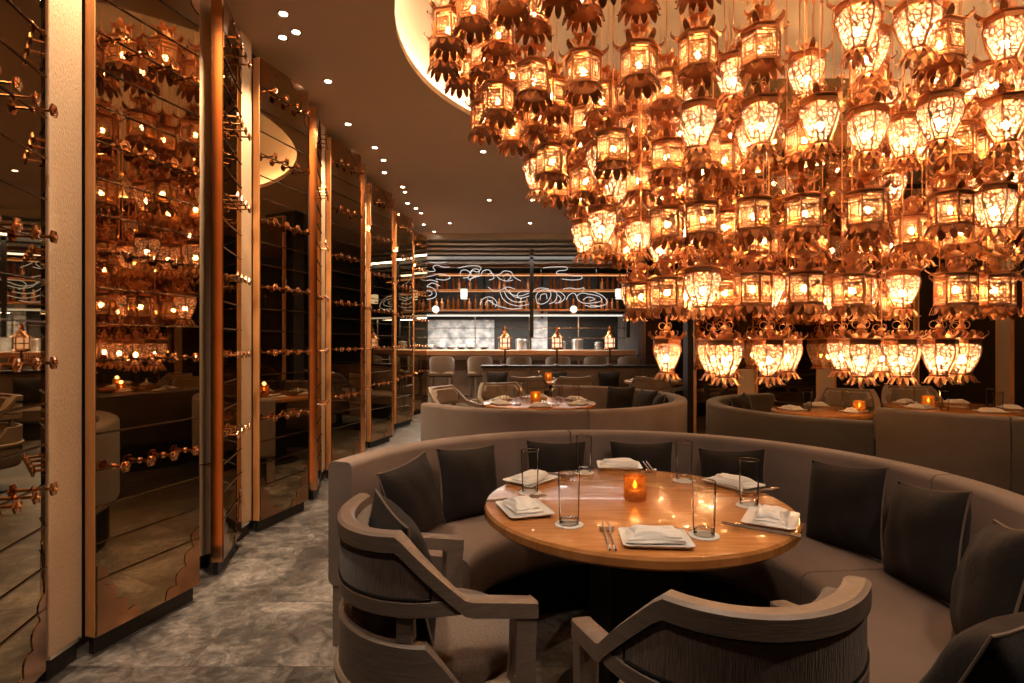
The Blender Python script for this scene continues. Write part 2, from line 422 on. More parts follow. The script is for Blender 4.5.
# wall surface right behind the leaves
mb = MB().box((XC-.12,(Y0+11.3)/2,CEIL/2), (.10,11.3-Y0,CEIL)); struct('trim_2', mb, M['wall'])

# ------------------------------------------------------------------ lanterns
def hexring(r, z, n=6, ph=PI/6): return [(r*math.cos(ph+2*PI*j/n), r*math.sin(ph+2*PI*j/n), z) for j in range(n)]
def blades(mb, r0, z0, n, path, w, th=.004, ph=PI/6):
    for j in range(n):
        t = ph+2*PI*j/n; c, s = math.cos(t), math.sin(t); secs = []
        for (dr, dz, k) in path:
            r = r0+dr; hw = w*k/2
            secs.append([(r*c+s*hw, r*s-c*hw, z0+dz), (r*c-s*hw, r*s+c*hw, z0+dz), (r*c-s*hw, r*s+c*hw, z0+dz+th), (r*c+s*hw, r*s-c*hw, z0+dz+th)])
        mb.sweep(secs)
def frill(mb, r, z, h, n, out):
    """scalloped apron of hanging petals"""
    blades(mb, r, z, n, [(0,0,1.0),(out*.6,-h*.25,1.0),(out,-h*.65,.8),(out*1.25,-h,.35),(out*1.7,-h*.95,.1)], 2*PI*r/n*.96, .004, 0)
def crown(mb, r, z):
    mb.lathe([(r*.98,0),(r*1.16,.006),(r*1.12,.012),(r*.6,.03),(r*.3,.045)], 6, (0,0,z), PI/6)
    blades(mb, r*.55, z+.022, 6, [(0,0,.7),(.018,.012,.8),(.022,.03,.5),(.012,.04,.2)], .03, .005, 0)
def corner(r, z):
    mb = MB()
    blades(mb, r*.9, z+.008, 1, [(0,0,.8),(.025,.004,.9),(.036,.014,.9),(.046,.022,.75),(.052,.034,.5),(.044,.046,.22)], .038, .008)
    return mb.mesh('roof_corner', M['gilt_d'])
def vase_lantern():
    R = {}
    mb = MB(); zs = [(.052,.055),(.058,.075),(.083,.13),(.104,.185),(.110,.225),(.100,.262)]
    mb.sweep([hexring(r, z) for r, z in zs]); R['glass_body'] = mb.mesh('glass_body', M['lglass'], False)
    mb = MB()
    for j in range(6):
        t = PI/6+2*PI*j/6; mb.tube([(r*1.01*math.cos(t), r*1.01*math.sin(t), z) for r, z in zs], .0048, 5)
    mb.lathe([(.050,.030),(.062,.036),(.062,.058),(.052,.062)], 6, ph=PI/6)
    mb.lathe([(.100,.258),(.108,.262),(.108,.292),(.098,.296)], 6, ph=PI/6)
    R['frame'] = mb.mesh('frame', M['gilt_d'])
    mb = MB(); frill(mb, .052, .045, .05, 12, .03)
    mb.lathe([(.004,-.03),(.018,-.015),(.012,.0),(.03,.02),(.05,.036)], 8); R['petal_base'] = mb.mesh('petal_base', M['gold'])
    R['roof_corner'] = corner(.108, .292)
    mb = MB(); crown(mb, .108, .292)
    mb.lathe([(.03,.33),(.034,.345),(.016,.36),(.026,.372),(.02,.388),(.007,.395)], 8)
    for j in range(3):
        t = 2*PI*j/3; cx, cy = .032*math.cos(t), .032*math.sin(t)
        mb.tube([(cx+.026*math.cos(t)*math.cos(a), cy+.026*math.sin(t)*math.cos(a), .392+.026*math.sin(a)) for a in [2*PI*i/12 for i in range(12)]], .0028, 4, True)
    R['crown'] = mb.mesh('crown', M['gold'])
    R['bulb'] = MB().sphere((0,0,.155), .019, 8, 5, 1.25).mesh('bulb', M['bulb'])
    return R
def box_lantern():
    R = {}; r = .105; z0, z1 = .06, .235
    R['glass_body'] = MB().sweep([hexring(r*.96, z0), hexring(r*.96, z1)]).mesh('glass_body', M['lfret'], False)
    mb = MB()
    mb.lathe([(r*.9,z0-.006),(r*1.06,z0-.004),(r*1.06,z0+.010),(r*.98,z0+.012)], 6, ph=PI/6)
    mb.lathe([(r*.98,z1-.012),(r*1.06,z1-.010),(r*1.06,z1+.006),(r*.9,z1+.008)], 6, ph=PI/6)
    for j in range(6):
        t = PI/6+2*PI*j/6; t2 = t+PI/3
        p = Vector((r*math.cos(t), r*math.sin(t), 0)); q = Vector((r*math.cos(t2), r*math.sin(t2), 0)); d = q-p
        mb.tube([p+Vector((0,0,z0)), p+Vector((0,0,z1))], .0065, 4)
        def bar(u0, v0, u1, v1, w=.0032): mb.tube([p+d*u0+Vector((0,0,z0+(z1-z0)*v0)), p+d*u1+Vector((0,0,z0+(z1-z0)*v1))], w, 4)
        bar(0,.24,1,.24); bar(0,.76,1,.76); bar(.22,.24,.22,.76); bar(.78,.24,.78,.76); bar(.22,.36,.78,.36,.0025); bar(.22,.64,.78,.64,.0025)
        bar(.08,.12,.92,.12,.0025); bar(.08,.88,.92,.88,.0025); bar(.5,.24,.5,.36,.0025); bar(.5,.64,.5,.76,.0025)
    R['frame'] = mb.mesh('frame', M['gilt_d'], False)
    mb = MB(); frill(mb, r*.80, z0-.004, .055, 12, .028)
    blades(mb, r*.9, z0-.006, 6, [(0,0,.9),(.02,-.012,1),(.03,-.04,.8),(.036,-.06,.25)], .05, .006)
    R['petal_base'] = mb.mesh('petal_base', M['gilt_d'])
    R['roof_corner'] = corner(.112, z1+.006)
    mb = MB(); crown(mb, .112, z1+.006)
    for j in range(6):
        t = 2*PI*j/6; mb.tube([(.052*math.cos(t), .052*math.sin(t), z1+.03),(.052*math.cos(t), .052*math.sin(t), z1+.11)], .0045, 5)
    mb.lathe([(.03,z1+.04),(.036,z1+.055),(.022,z1+.075),(.036,z1+.10)], 8)
    mb.lathe([(.055,z1+.105),(.075,z1+.112),(.06,z1+.13),(.03,z1+.142),(.012,z1+.155)], 6, ph=PI/6)
    blades(mb, .055, z1+.112, 6, [(0,0,.9),(.022,.002,1),(.034,.014,.7),(.034,.03,.25)], .03, .005)
    R['crown'] = mb.mesh('crown', M['gold'])
    R['bulb'] = MB().sphere((0,0,.15), .018, 8, 5, 1.2).mesh('bulb', M['bulb'])
    return R
KIND = {'vase': vase_lantern(), 'box': box_lantern()}
LTOP = {'vase': .395, 'box': .385}
LC = (2.22, 4.15)
tiers = [  # bottom height, a, b, spacing, ordering name
    (1.07,1.12,.38,.30,'lowest'), (1.515,1.36,.60,.27,'second lowest'), (1.96,1.62,.80,.27,'third lowest'),
    (2.40,1.95,.95,.275,'third highest'), (2.84,2.33,1.08,.285,'second highest'), (3.28,2.70,1.22,.30,'highest')]
spots = []
def ellipse_pts(a, b, sp, ph):
    N = 720; P_ = [(a*math.cos(2*PI*i/N), b*math.sin(2*PI*i/N)) for i in range(N+1)]
    d = [0]
    for i in range(N): d.append(d[-1]+math.hypot(P_[i+1][0]-P_[i][0], P_[i+1][1]-P_[i][1]))
    n = max(6, int(round(d[-1]/sp))); out = []; k = 0
    for j in range(n):
        s = ((j+ph) % n)/n*d[-1]
        k = 0
        while d[k+1] < s: k += 1
        out.append(P_[k])
    return out
for ti, (hb, a, b, sp, nm) in reversed(list(enumerate(tiers))):
    rings = [(a, b, sp, .5*ti)]
    if ti > 0: rings.append((a-.29, b-.27, sp*1.12, .3))
    if ti in (2,3,4): rings.append((a-.60, max(.12,b-.56), sp*1.5, .6))
    for ri, (aa, bb, sp_, ph) in enumerate(rings):
        for (x, y) in ellipse_pts(aa, bb, sp_, ph):
            px_, py_ = LC[0]+x+random.uniform(-.02,.02), LC[1]+y+random.uniform(-.03,.03)
            hz = hb+random.uniform(-.006,.006); up = None
            pxx = 512+FPX*px_/py_; pyy = 341.5-(hz-CAMH)*FPX/py_
            if pxx > 1075 or pyy < -25: continue
            near = sorted((math.hypot(q[4]-px_, q[5]-py_), k) for k, q in enumerate(spots) if q[0] > ti)
            if near and near[0][0] < .15:
                best = min((q for q in spots if q[0] > ti and math.hypot(q[4]-px_, q[5]-py_) < .16), key=lambda q: q[6])
                px_, py_, up = best[4], best[5], best[6]
            bad = any(q[0] == ti and math.hypot(q[4]-px_, q[5]-py_) < .225 for q in spots)
            if not bad and up is not None: bad = any(q[0] > ti and q[6] < up and math.hypot(q[4]-px_, q[5]-py_) < .13 for q in spots)
            if bad: continue
            r_ = random.random()
            if ti == 0: kd = 'vase'
            elif ti == 1: kd = 'vase' if r_ < .42 else 'box'
            elif ti == 2: kd = 'box' if r_ < .8 else 'vase'
            elif ti == 3: kd = 'vase' if (x > -1.1 and r_ < .72) or r_ < .3 else 'box'
            else: kd = 'vase' if x > -.9 and r_ < .85 else 'box'
            spots.append([ti, ri, y < .05, kd, px_, py_, hz, up])
rodm = {}
def dome_h(x, y):
    q = ((x-DC[0])/(DA+.16))**2+((y-DC[1])/(DB+.16))**2
    return CEIL+.05+.50*math.sqrt(max(0,1-q))
TN = [t[4] for t in tiers]
spots.sort(key=lambda s: (s[0], s[1], not s[2], px_of((s[4], s[5]))))
cnt = {}
for (ti, ri, front, kd, x, y, hz, up) in spots:
    key = (ti, ri, front); i = cnt.get(key, 0); cnt[key] = i+1
    kn = 'vase-shaped' if kd == 'vase' else 'hexagonal'
    if ri == 0 and front: lab = f'copper {kn} lantern, {ordn(i)} from left along the front of the {TN[ti]} tier'
    elif ri == 0: lab = f'copper {kn} lantern, {ordn(i)} from left along the back of the {TN[ti]} tier'
    else: lab = f'{kn} lantern, {ordn(i)} from left in inner {"front" if front else "back"} {"row" if ri == 1 else "core"}, {TN[ti]} tier'
    rz = random.uniform(0, PI/3)
    t = thing('hanging_lantern', lab, 'lantern', (x,y,hz), rz, 'lanterns of the hanging chandelier')
    for pn, me in KIND[kd].items():
        for q in range(6 if pn == 'roof_corner' else 1): link_mesh(pn, me, t, (0,0,0), q*PI/3)
    L = (dome_h(x, y)-hz if up is None else up-hz-.02)-LTOP[kd]
    MB().tube([(0,0,LTOP[kd]-.01),(0,0,LTOP[kd]+max(.02,L))], .0042, 6).build('hanging_rod', M['gold'], t)
# point lamps inside the chandelier
def point(x, y, z, w, col=(1,.60,.28), r=.08):
    l = bpy.data.lights.new('lantern_glow_lamp', 'POINT'); l.energy = w; l.color = col; l.shadow_soft_size = r
    o = bpy.data.objects.new('lantern_glow_lamp', l); COL.objects.link(o); o.location = (x,y,z); return o

# bronze glass screens hung inside the chandelier
for i, (x0, x1, lab) in enumerate(((1.46,2.02,'left'),(2.05,2.92,'right'))):
    t = thing('glass_screen', f'tall bronze smoked-glass screen hanging among the lanterns, {lab} of the pair', 'glass screen', ((x0+x1)/2,4.62,1.13), 0, 'bronze glass screens')
    MB().box((0,0,1.16), (x1-x0,.012,2.32)).build('pane', M['screen'], t)
    MB().box((-(x1-x0)/2,0,1.16), (.014,.02,2.34)).box(((x1-x0)/2,0,1.16), (.014,.02,2.34)).build('edge_channel', M['bronze'], t)

# ------------------------------------------------------------------ booths
def arc_sweep(mb, c, prof, a0, a1, n):
    secs = []
    for i in range(n+1):
        t = math.radians(a0+(a1-a0)*i/n); cs, sn = math.cos(t), math.sin(t)
        secs.append([(c[0]+r*cs, c[1]+r*sn, z) for r, z in prof])
    mb.sweep(secs)
def rrect(r0, r1, z0, z1, q, k=4, top_only=False):
    pts = []
    for (cx, cz, s) in ((r1-q, z1-q, 0), (r0+q, z1-q, 90), (r0+q, z0+q, 180), (r1-q, z0+q, 270)):
        qq = q
        if top_only and s >= 180:
            pts.append((r0 if s == 180 else r1, z0)); continue
        for i in range(k+1):
            t = math.radians(s+90*i/k); pts.append((cx+qq*math.cos(t), cz+qq*math.sin(t)))
    return pts
def booth(label, c, R, cuts, inner, mat, smat, H=.82, group='curved banquette booths'):
    t = thing('curved_banquette', label, 'banquette', (c[0],c[1],0), 0, group)
    o = (0,0)
    for a0, a1 in zip(cuts[:-1], cuts[1:]):
        g = .22 if a1 > a0 else -.22; n = max(8, int(abs(a1-a0)/3.5))
        mb = MB(); arc_sweep(mb, o, rrect(R-.12, R, .27, H, .028), a0+g, a1-g, n); mb.build('backrest', mat, t)
        mb = MB(); arc_sweep(mb, o, rrect(inner, R-.11, .25, .455, .045), a0+g, a1-g, n); mb.build('seat_cushion', smat, t)
    n = max(10, int(abs(cuts[-1]-cuts[0])/4))
    mb = MB(); arc_sweep(mb, o, [(R-.06,.0),(R-.06,.265),(inner+.10,.265),(inner+.10,.0)], cuts[0]+(1 if cuts[-1]>cuts[0] else -1)*1.5, cuts[-1]-(1 if cuts[-1]>cuts[0] else -1)*1.5, n); mb.build('plinth', M['blackmat'], t)
    for e, s in ((cuts[0],1),(cuts[-1],-1)):
        sg = 1 if cuts[-1] > cuts[0] else -1
        mb = MB(); arc_sweep(mb, o, [(R-.02,0),(R-.02,.28),(R-.16,.28),(R-.12,0)], e+s*sg*.4, e+s*sg*3.4, 2); mb.build('foot', M['chairwood'], t)
    return t
TC = (.46, 2.17)
booth('large curved taupe velvet banquette around the nearest round wood table', TC, 1.335, [163,95.5,6,-58], .66, M['velvet'], M['seat_fab'])
B2 = (.33, 5.74)
booth('curved taupe banquette behind the nearest one, back turned to the camera', B2, 1.35, [214,281,352,443], .72, M['velvet'], M['seat_fab'])
BR = (4.1, 5.2)
booth('curved taupe banquette at the right edge of the photo under the lanterns', BR, 1.335, [206,242,306], .72, M['velvet_shaded'], M['seat_fab'])
BD = (2.85, 4.85)
booth('small banquette in dimmed velvet below the hanging lanterns, right of the middle booth', BD, 1.16, [100,172,246], .66, M['velvet_dimmed'], M['velvet_dimmed'])

# ------------------------------------------------------------------ round tables
def table(label, c, R, detail=True):
    t = thing('round_table', label, 'table', (c[0],c[1],0), 0, 'round wooden dining tables')
    prof = [(R-.05,.700),(R-.012,.706),(R,.716),(R,.738),(R-.006,.747),(R-.014,.75)]
    MB().lathe(prof, 96).build('tabletop', M['tablewood'], t, ang=25)
    MB().box((0,0,.36), (.27,.27,.70), math.radians(8), .006).build('pedestal', M['black'], t)
    MB().lathe([(.30,0),(.30,.012),(.28,.02)], 40).build('base_plate', M['black'], t)
    return t
table('round honey-wood table in the foreground with six place settings', TC, .563)
table('round wood table inside the second booth behind the foreground booth', (.27,5.72), .56)
table('round wood table at the right edge in front of the right booth', (4.05,5.28), .54)
table('dim small round table within the dimmed booth', (2.72,5.1), .40)
table('far round table between the two far chair backs before the bar', (.52,8.93), .48)
table('far round table to the right, in front of the low banquette wall', (2.22,8.93), .48)

# ------------------------------------------------------------------ table ware
def tumbler(h=.165, r=.036):
    g = MB(); n = 28
    g.lathe([(r*.88,.014),(r*.90,.03),(r,h),(r-.0025,h),(r*.90-.003,.032),(.004,.020)], n, caps=False)
    b = MB().lathe([(r*.80,0),(r*.88,.003),(r*.89,.018),(r*.6,.022),(.004,.020)], n)
    rim = MB().tube([((r-.001)*math.cos(a), (r-.001)*math.sin(a), h) for a in [2*PI*i/n for i in range(n)]], .0016, 5, True)
    return g.mesh('glass_wall', M['glass']), b.mesh('thick_base', M['glassbase']), rim.mesh('rim', M['silver'])
TUM = tumbler()
COAST = MB().lathe([(.046,0),(.047,.002),(.046,.004),(.01,.004)], 28).mesh('paper_coaster', M['linen'])
def glass_at(p, label, k=1.0, group='drinking glasses on the tables'):
    t = thing('tumbler_glass', label, 'glass', p, random.uniform(0,1), group); t.scale = (k,k,k)
    gw = link_mesh('glass_wall', TUM[0], t); link_mesh('thick_base', TUM[1], t)
    link_mesh('rim', RIM, gw)
    return t
RIMM = GLASSY('glass_rim', (.9,.9,.9), .75); TUM[2].materials[0] = RIMM; RIM = TUM[2]
def plate_mesh(s=.235, w=.185):
    def ring(k, z): 
        q = .016; pts = []
        for (cx, cy, a) in ((s/2*k-q, w/2*k-q, 0),(-s/2*k+q, w/2*k-q, 90),(-s/2*k+q, -w/2*k+q, 180),(s/2*k-q, -w/2*k+q, 270)):
            for i in range(4):
                t = math.radians(a+30*i); pts.append((cx+q*math.cos(t), cy+q*math.sin(t), z))
        return pts
    return MB().sweep([ring(.80,0), ring(.86,.001), ring(1,.014), ring(.985,.016), ring(.84,.006), ring(.5,.005)]).mesh('plate', M['china'], True, 60)
PLATE = plate_mesh()
def napkin_mesh(L=.20, W=.115):
    """soft folded napkin: stacked folded layers with rounded fold and lifted edge"""
    mb = MB(); nx, ny = 14, 10
    for lay, (zs, k) in enumerate(((.008,1.0),(.017,.94),(.026,.80))):
        top = []; 
        vs = []; fs = []
        for i in range(nx+1):
            for j in range(ny+1):
                u = i/nx*2-1; v = j/ny*2-1
                edge = (1-u**8)*(1-v**8)
                z = zs+.011*edge**.5+.004*math.sin(3.1*u+lay*1.7+1.3*v)*edge+.003*math.sin(6*v+lay+u)*edge
                vs.append((u*L/2*k+.006*math.sin(2*v+lay), v*W/2*k+.005*math.sin(3*u+lay), z))
        m0 = len(vs)
        for i in range(nx+1):
            for j in range(ny+1):
                x, y, z = vs[i*(ny+1)+j]; vs.append((x, y, zs-.002))
        for i in range(nx):
            for j in range(ny):
                a = i*(ny+1)+j; fs.append((a, a+ny+1, a+ny+2, a+1)); fs.append((m0+a, m0+a+1, m0+a+ny+2, m0+a+ny+1))
        for i in range(nx):
            for j in (0, ny):
                a = i*(ny+1)+j; fs.append((a, m0+a, m0+a+ny+1, a+ny+1))
        for j in range(ny):
            for i in (0, nx):
                a = i*(ny+1)+j; fs.append((a, a+1, m0+a+1, m0+a))
        mb.add(vs, fs)
    return mb.mesh('napkin', M['linen'], True, 50)
NAP = napkin_mesh()
def setting(p, rz, where, k=1.0, cutlery=True, nap_rz=0.0):
    t = tag(link_mesh('square_plate', PLATE, None, p, rz), f'white square plate {where}', 'plate', 'square plates'); t.scale = (k,k,k)
    n = tag(link_mesh('folded_napkin', NAP, None, (p[0],p[1],p[2]+.0055*k), rz+nap_rz), f'white folded napkin {where}', 'napkin', 'folded napkins'); n.scale = (k,k,k)
    if cutlery:
        d = Vector((math.cos(rz), math.sin(rz), 0)); e = Vector((-d.y, d.x, 0))
        base = Vector(p)-d*(.155*k)+e*(.02*k)
        r = thing('chopstick_rest', f'small silver chopstick rest beside plate {where}', 'chopstick rest', base+e*.075*k, rz, 'chopstick rests')
        MB().sweep([[(x,y*.010,z) for x, z in ((-.022,0),(.022,0),(.024,.012),(.012,.008),(-.012,.008),(-.024,.012))] for y in (-1,1)]).build('rest', M['silver'], r)
        for s, nm in ((-.008,'inner'),(.008,'outer')):
            c = thing('chopstick', f'{nm} dark chopstick beside plate {where}', 'chopstick', base+d*s+Vector((0,0,.006)), rz, 'chopsticks')
            sh_ = MB().tube([(0,-.115,0),(0,.03,.003),(0,.115,.006)], [.0035,.003,.0018], 6).build('shaft', M['chairwood'], c)
            MB().tube([(0,-.118,0),(0,-.085,.0005)], .0038, 6).build('silver_cap', M['silver'], sh_)
TZ = .7505
for (px, py, wh, off) in ((524,511,'at the left edge of the foreground table, nearer one',0),(531,481,'at the left edge of the foreground table, farther one',0),
        (655,541,'at the near edge of the foreground table',0),(619,467,'at the far edge of the foreground table',0),
        (733,485,'at the right far edge of the foreground table',0),(771,521,'at the right near edge of the foreground table',0)):
    p = at(px, py, TZ); v = Vector((p.x-TC[0], p.y-TC[1])); rz = math.atan2(v.y, v.x)+PI/2+off
    setting(p, rz, wh, .88)
for (px, py, wh) in ((530,496,'beside the farther left plate'),(569,528,'in front of the nearer left plate'),(584,476,'left of the far plate'),
        (684,484,'right of the far plate'),(704,539,'right of the near-edge plate'),(749,509,'between the two right plates')):
    p = at(px, py-3, TZ); p.z = TZ+.004
    tag(link_mesh('paper_coaster', COAST, None, (p.x,p.y,TZ)), f'white coaster under the glass {wh}, foreground table', 'coaster', 'paper coasters')
    glass_at(p, f'clear tall tumbler on a white coaster {wh}, foreground table')
def candle(p, label, k=1.0):
    t = thing('candle_holder', label, 'candle holder', p, 0, 'amber candle holders'); t.scale = (k,k,k)
    prof = []
    for i in range(19):
        z = .004+.088*i/18; prof.append((.040+(.0022 if i % 2 else 0), z))
    prof = [(.036,0)]+prof+[(.036,.092),(.035,.02),(.01,.016)]
    MB().lathe(prof, 30, rmod=lambda a, k: 1+.025*math.cos(15*a), caps=False).build('ribbed_glass', M['candleglass'], t)
    w = MB().lathe([(.020,.017),(.020,.034),(.004,.036)], 16).build('wax', M['linen'], t)
    MB().lathe([(.001,.043),(.008,.053),(.006,.064),(.0005,.078)], 10).build('flame', M['flame'], w)
    l = point(p[0], p[1], p[2]+.105*k, .35, (1,.5,.15), .02); l.name = 'candle_lamp'
candle(at(635,500,TZ), 'amber ribbed glass candle holder glowing on the foreground table')

# ------------------------------------------------------------------ pillows
def pillow_parts(s=.42, th=.085):
    n = 16; mb = MB(); vs = []; fs = []
    def P_(u, v, sgn):
        e = (1-abs(u)**2.6)*(1-abs(v)**2.6)
        pin = 1-.10*(1-abs(u)**2)*abs(v)**1.5 - .0
        x = u*s/2*(1-.09*(1-v*v)*abs(u)**2); y = v*s/2*(1-.09*(1-u*u)*abs(v)**2)
        wr = .006*math.sin(9*u+3*v)*e+.005*math.sin(7*v-4*u)*e
        return (x, y, sgn*(th*e**.55+wr*.6))
    for sg in (1,-1):
        o = len(vs)
        for i in range(n+1):
            for j in range(n+1): vs.append(P_(i/n*2-1, j/n*2-1, sg))
        for i in range(n):
            for j in range(n):
                a = o+i*(n+1)+j; fs.append((a, a+n+1, a+n+2, a+1) if sg > 0 else (a, a+1, a+n+2, a+n+1))
    c = mb.add(vs, fs).mesh('cover', M['pillow'], True, 80)
    per = []
    for k in range(n): per.append(P_(k/n*2-1,-1,1))
    for k in range(n): per.append(P_(1,k/n*2-1,1))
    for k in range(n): per.append(P_(1-k/n*2,1,1))
    for k in range(n): per.append(P_(-1,1-k/n*2,1))
    pp = MB().tube(per, .0042, 6, True).mesh('piping', M['piping'])
    return c, pp
PIL = pillow_parts()
def pillow(loc, yaw, lean, label, roll=0.0, k=1.0, group='charcoal scatter cushions'):
    """front of the cushion looks along yaw (plan angle), leaning back by lean"""
    t = thing('scatter_cushion', label, 'cushion', loc, 0, group)
    zax = Vector((math.cos(yaw)*math.cos(lean), math.sin(yaw)*math.cos(lean), math.sin(lean)))
    xax = Vector((-math.sin(yaw), math.cos(yaw), 0)); yax = zax.cross(xax)
    R = Matrix((xax, yax, zax)).transposed() @ Matrix.Rotation(roll, 3, 'Z')
    t.rotation_euler = R.to_euler(); t.scale = (k,k,k)
    link_mesh('piping', PIL[1], link_mesh('cover', PIL[0], t))
    return t
for (ang, r, lab, roll, k, lean) in (
    (151,1.05,'leftmost cushion on the foreground booth, beside the booth end',.12,.86,.25),
    (130,1.06,'second cushion from left on the foreground booth',-.05,.88,.20),
    (101,1.10,'cushion behind the far-left glass, just left of the booth seam',-.05,.84,.22),
    (76,1.10,'cushion behind the far plate on the foreground booth',.03,.84,.22),
    (51,1.09,'cushion right of centre on the booth, behind the right far plate',.10,.84,.22),
    (20,1.06,'large cushion right of the foreground table, against the booth back',.10,.90,.22),
    (-3,1.05,'cushion standing right of the booth seam on the right',.14,.92,.22),
    (-29,1.06,'cushion cropped by the right edge of the photo, upper one',.22,.95,.28),
    (-61,1.09,'cushion in the bottom right corner of the photo',.1,.88,.42)):
    t = math.radians(ang); pillow((TC[0]+r*math.cos(t), TC[1]+r*math.sin(t), .455+.190*k), t+PI, lean, 'charcoal velvet '+lab, roll, k)

# ------------------------------------------------------------------ armchairs
def upath(r, y1, n=28, flat=.93):
    """U in plan: from right front (+x,y1) round the back to left front; yields (x,y,theta_deg) theta=0 at back"""
    pts = []
    for i in range(5): pts.append((r, y1-(y1-0)*i/5, 90+(5-i)*4))
    for i in range(n+1):
        th = 90-180*i/n; t = math.radians(th); pts.append((r*math.sin(t), -r*flat*math.cos(t), th))
    for i in range(1, 6): pts.append((-r, y1*i/5, -90-i*4))
    return pts
def lerp(a, b, t): return a+(b-a)*max(0, min(1, t))
def top_h(th):
    a = abs(th)
    if a <= 50: return .852+.012*(a/50)**2
    if a <= 86: return lerp(.864, .70, (a-50)/36)
    return lerp(.70, .652, (a-86)/24)
def low_h(th):
    a = abs(th); return lerp(.645, .66, a/75)
def shell(mb, r0, r1, pts_fn, zlo, zhi):
    """thick wall following the U: pts_fn yields (ux,uy,th) for unit radius 1"""
    secs = []
    for (x, y, th) in pts_fn:
        L = math.hypot(x, y) if abs(th) <= 90 else 1
        if abs(th) <= 90:
            i = (x*r0, y*r0); o = (x*r1, y*r1)
        else:
            s = 1 if x > 0 else -1; i = (s*r0, y); o = (s*r1, y)
        a, b = zlo(th), zhi(th); e = .006
        secs.append([(i[0],i[1],a),(o[0],o[1],a),(o[0],o[1],b-e),(lerp(i[0],o[0],.8),lerp(i[1],o[1],.8),b),(lerp(i[0],o[0],.2),lerp(i[1],o[1],.2),b),(i[0],i[1],b-e)])
    mb.sweep(secs)
def arc_pts(a0, a1, n, flat=.93): return [(math.sin(math.radians(a0+(a1-a0)*i/n)), -flat*math.cos(math.radians(a0+(a1-a0)*i/n)), a0+(a1-a0)*i/n) for i in range(n+1)]
def armchair(label):
    t = thing('armchair', label, 'chair', (0,0,0), 0, 'oak framed barrel armchairs')
    r0, r1 = .252, .298; y1 = .19
    full = [(1, y1-y1*i/4, 110-i*5) for i in range(4)] + arc_pts(90,-90,44) + [(-1, y1*(i+1)/4, -95-i*5) for i in range(4)]
    def rail_h(th): return top_h(th)
    mb = MB(); shell(mb, r0-.002, r1+.004, full, lambda th: rail_h(th)-.046, rail_h); mb.build('top_rail_and_arms', M['chairwood'], t, ang=30)
    mb = MB(); shell(mb, r0, r1, arc_pts(84,-84,36), low_h, lambda th: min(low_h(th)+.042, rail_h(th)-.01)); mb.build('lower_back_rail', M['chairwood'], t, ang=30)
    pan = arc_pts(74,-74,36)
    ramp = lambda th: max(low_h(th)+.045, rail_h(th)-.044)
    mb = MB(); shell(mb, r0+.008, r1-.004, pan, lambda th: low_h(th)+.038, ramp); bp = mb.build('back_panel', M['chairback'], t)
    mb = MB(); shell(mb, r0-.042, r0+.004, arc_pts(64,-64,30), lambda th: low_h(th)+.03, lambda th: max(low_h(th)+.06, rail_h(th)-.03)); mb.build('back_pad', M['chairfab'], t)
    pts = []
    for (x, y, th) in arc_pts(68,-68,30): pts.append((x*(r1-.003), y*(r1-.003), max(low_h(th)+.047, rail_h(th)-.050)))
    for (x, y, th) in arc_pts(-68,68,30): pts.append((x*(r1-.003), y*(r1-.003), low_h(th)+.045))
    MB().tube(pts, .0032, 5, True).build('piping', M['black'], bp)
    for s in (1,-1):
        th = math.radians(54*s)
        MB().box((.275*math.sin(th), -.275*.93*math.cos(th), .625), (.045,.03,.08), th, .004).build('back_post', M['chairwood'], t)
        mb = MB(); x = s*.275
        secs = []
        for z, ya_, yb_ in ((.40,.118,.185),(.52,.125,.184),(.61,.128,.188),(.65,.09,.192)):
            secs.append([(x-.024,ya_,z),(x+.024,ya_,z),(x+.024,yb_,z),(x-.024,yb_,z)])
        mb.sweep(secs); mb.build('arm_post', M['chairwood'], t, smooth=False)
    bh = lambda th: .585 if abs(th) < 66 else lerp(.585, .44, (abs(th)-66)/24)
    mb = MB(); shell(mb, r0+.006, r1, arc_pts(90,-90,44), lambda th: .43, bh); mb.build('barrel_shell', M['chairwood'], t, ang=30)
    secs = [[(q*(math.sin(math.radians(a))), -q*.95*math.cos(math.radians(a)), z) for q, z in ((.25,.405),(.298,.405),(.306,.415),(.306,.432),(.298,.44),(.25,.44))] for a in range(0,360,8)]
    mb = MB(); mb.sweep(secs, True); mb.build('base_ring', M['chairwood_l'], t)
    MB().lathe([(.02,.20),(.20,.205),(.275,.22),(.292,.26),(.294,.408),(.02,.41)], 44, sy=.95).build('upholstered_base', M['chairback'], t)
    sp = [(.02,.42),(.20,.425),(.242,.435),(.250,.47),(.244,.495),(.228,.512),(.19,.524),(.12,.530),(.01,.532)]
    MB().lathe(sp, 44, (0,.012,0), sy=.97).build('seat_cushion', M['chairfab'], t)
    MB().lathe([(.05,.03),(.05,.21)], 20).lathe([(.22,0),(.22,.015),(.06,.04)], 32).build('swivel_base', M['black'], t)
    return t
def facing(fx, fy): return math.atan2(-fx, fy)
chA = armchair('armchair at the left of the foreground table with charcoal cushion in it')
cA = Vector((-.232,1.739)); fA = (.899,.438)
chA.location = (cA.x,cA.y,0); chA.rotation_euler.z = facing(*fA)
kids(chA)
cB = (.480,1.325)
dup(chA, (cB[0],cB[1],0), facing(-.17,.985), 'armchair at the bottom centre, seen from behind at the near side of the table')
ya = math.atan2(fA[1], fA[0])
pillow((cA.x-.10*math.cos(ya), cA.y-.10*math.sin(ya), .70), ya, .22, 'charcoal cushion propped against the back of the left foreground armchair', .06, .84)
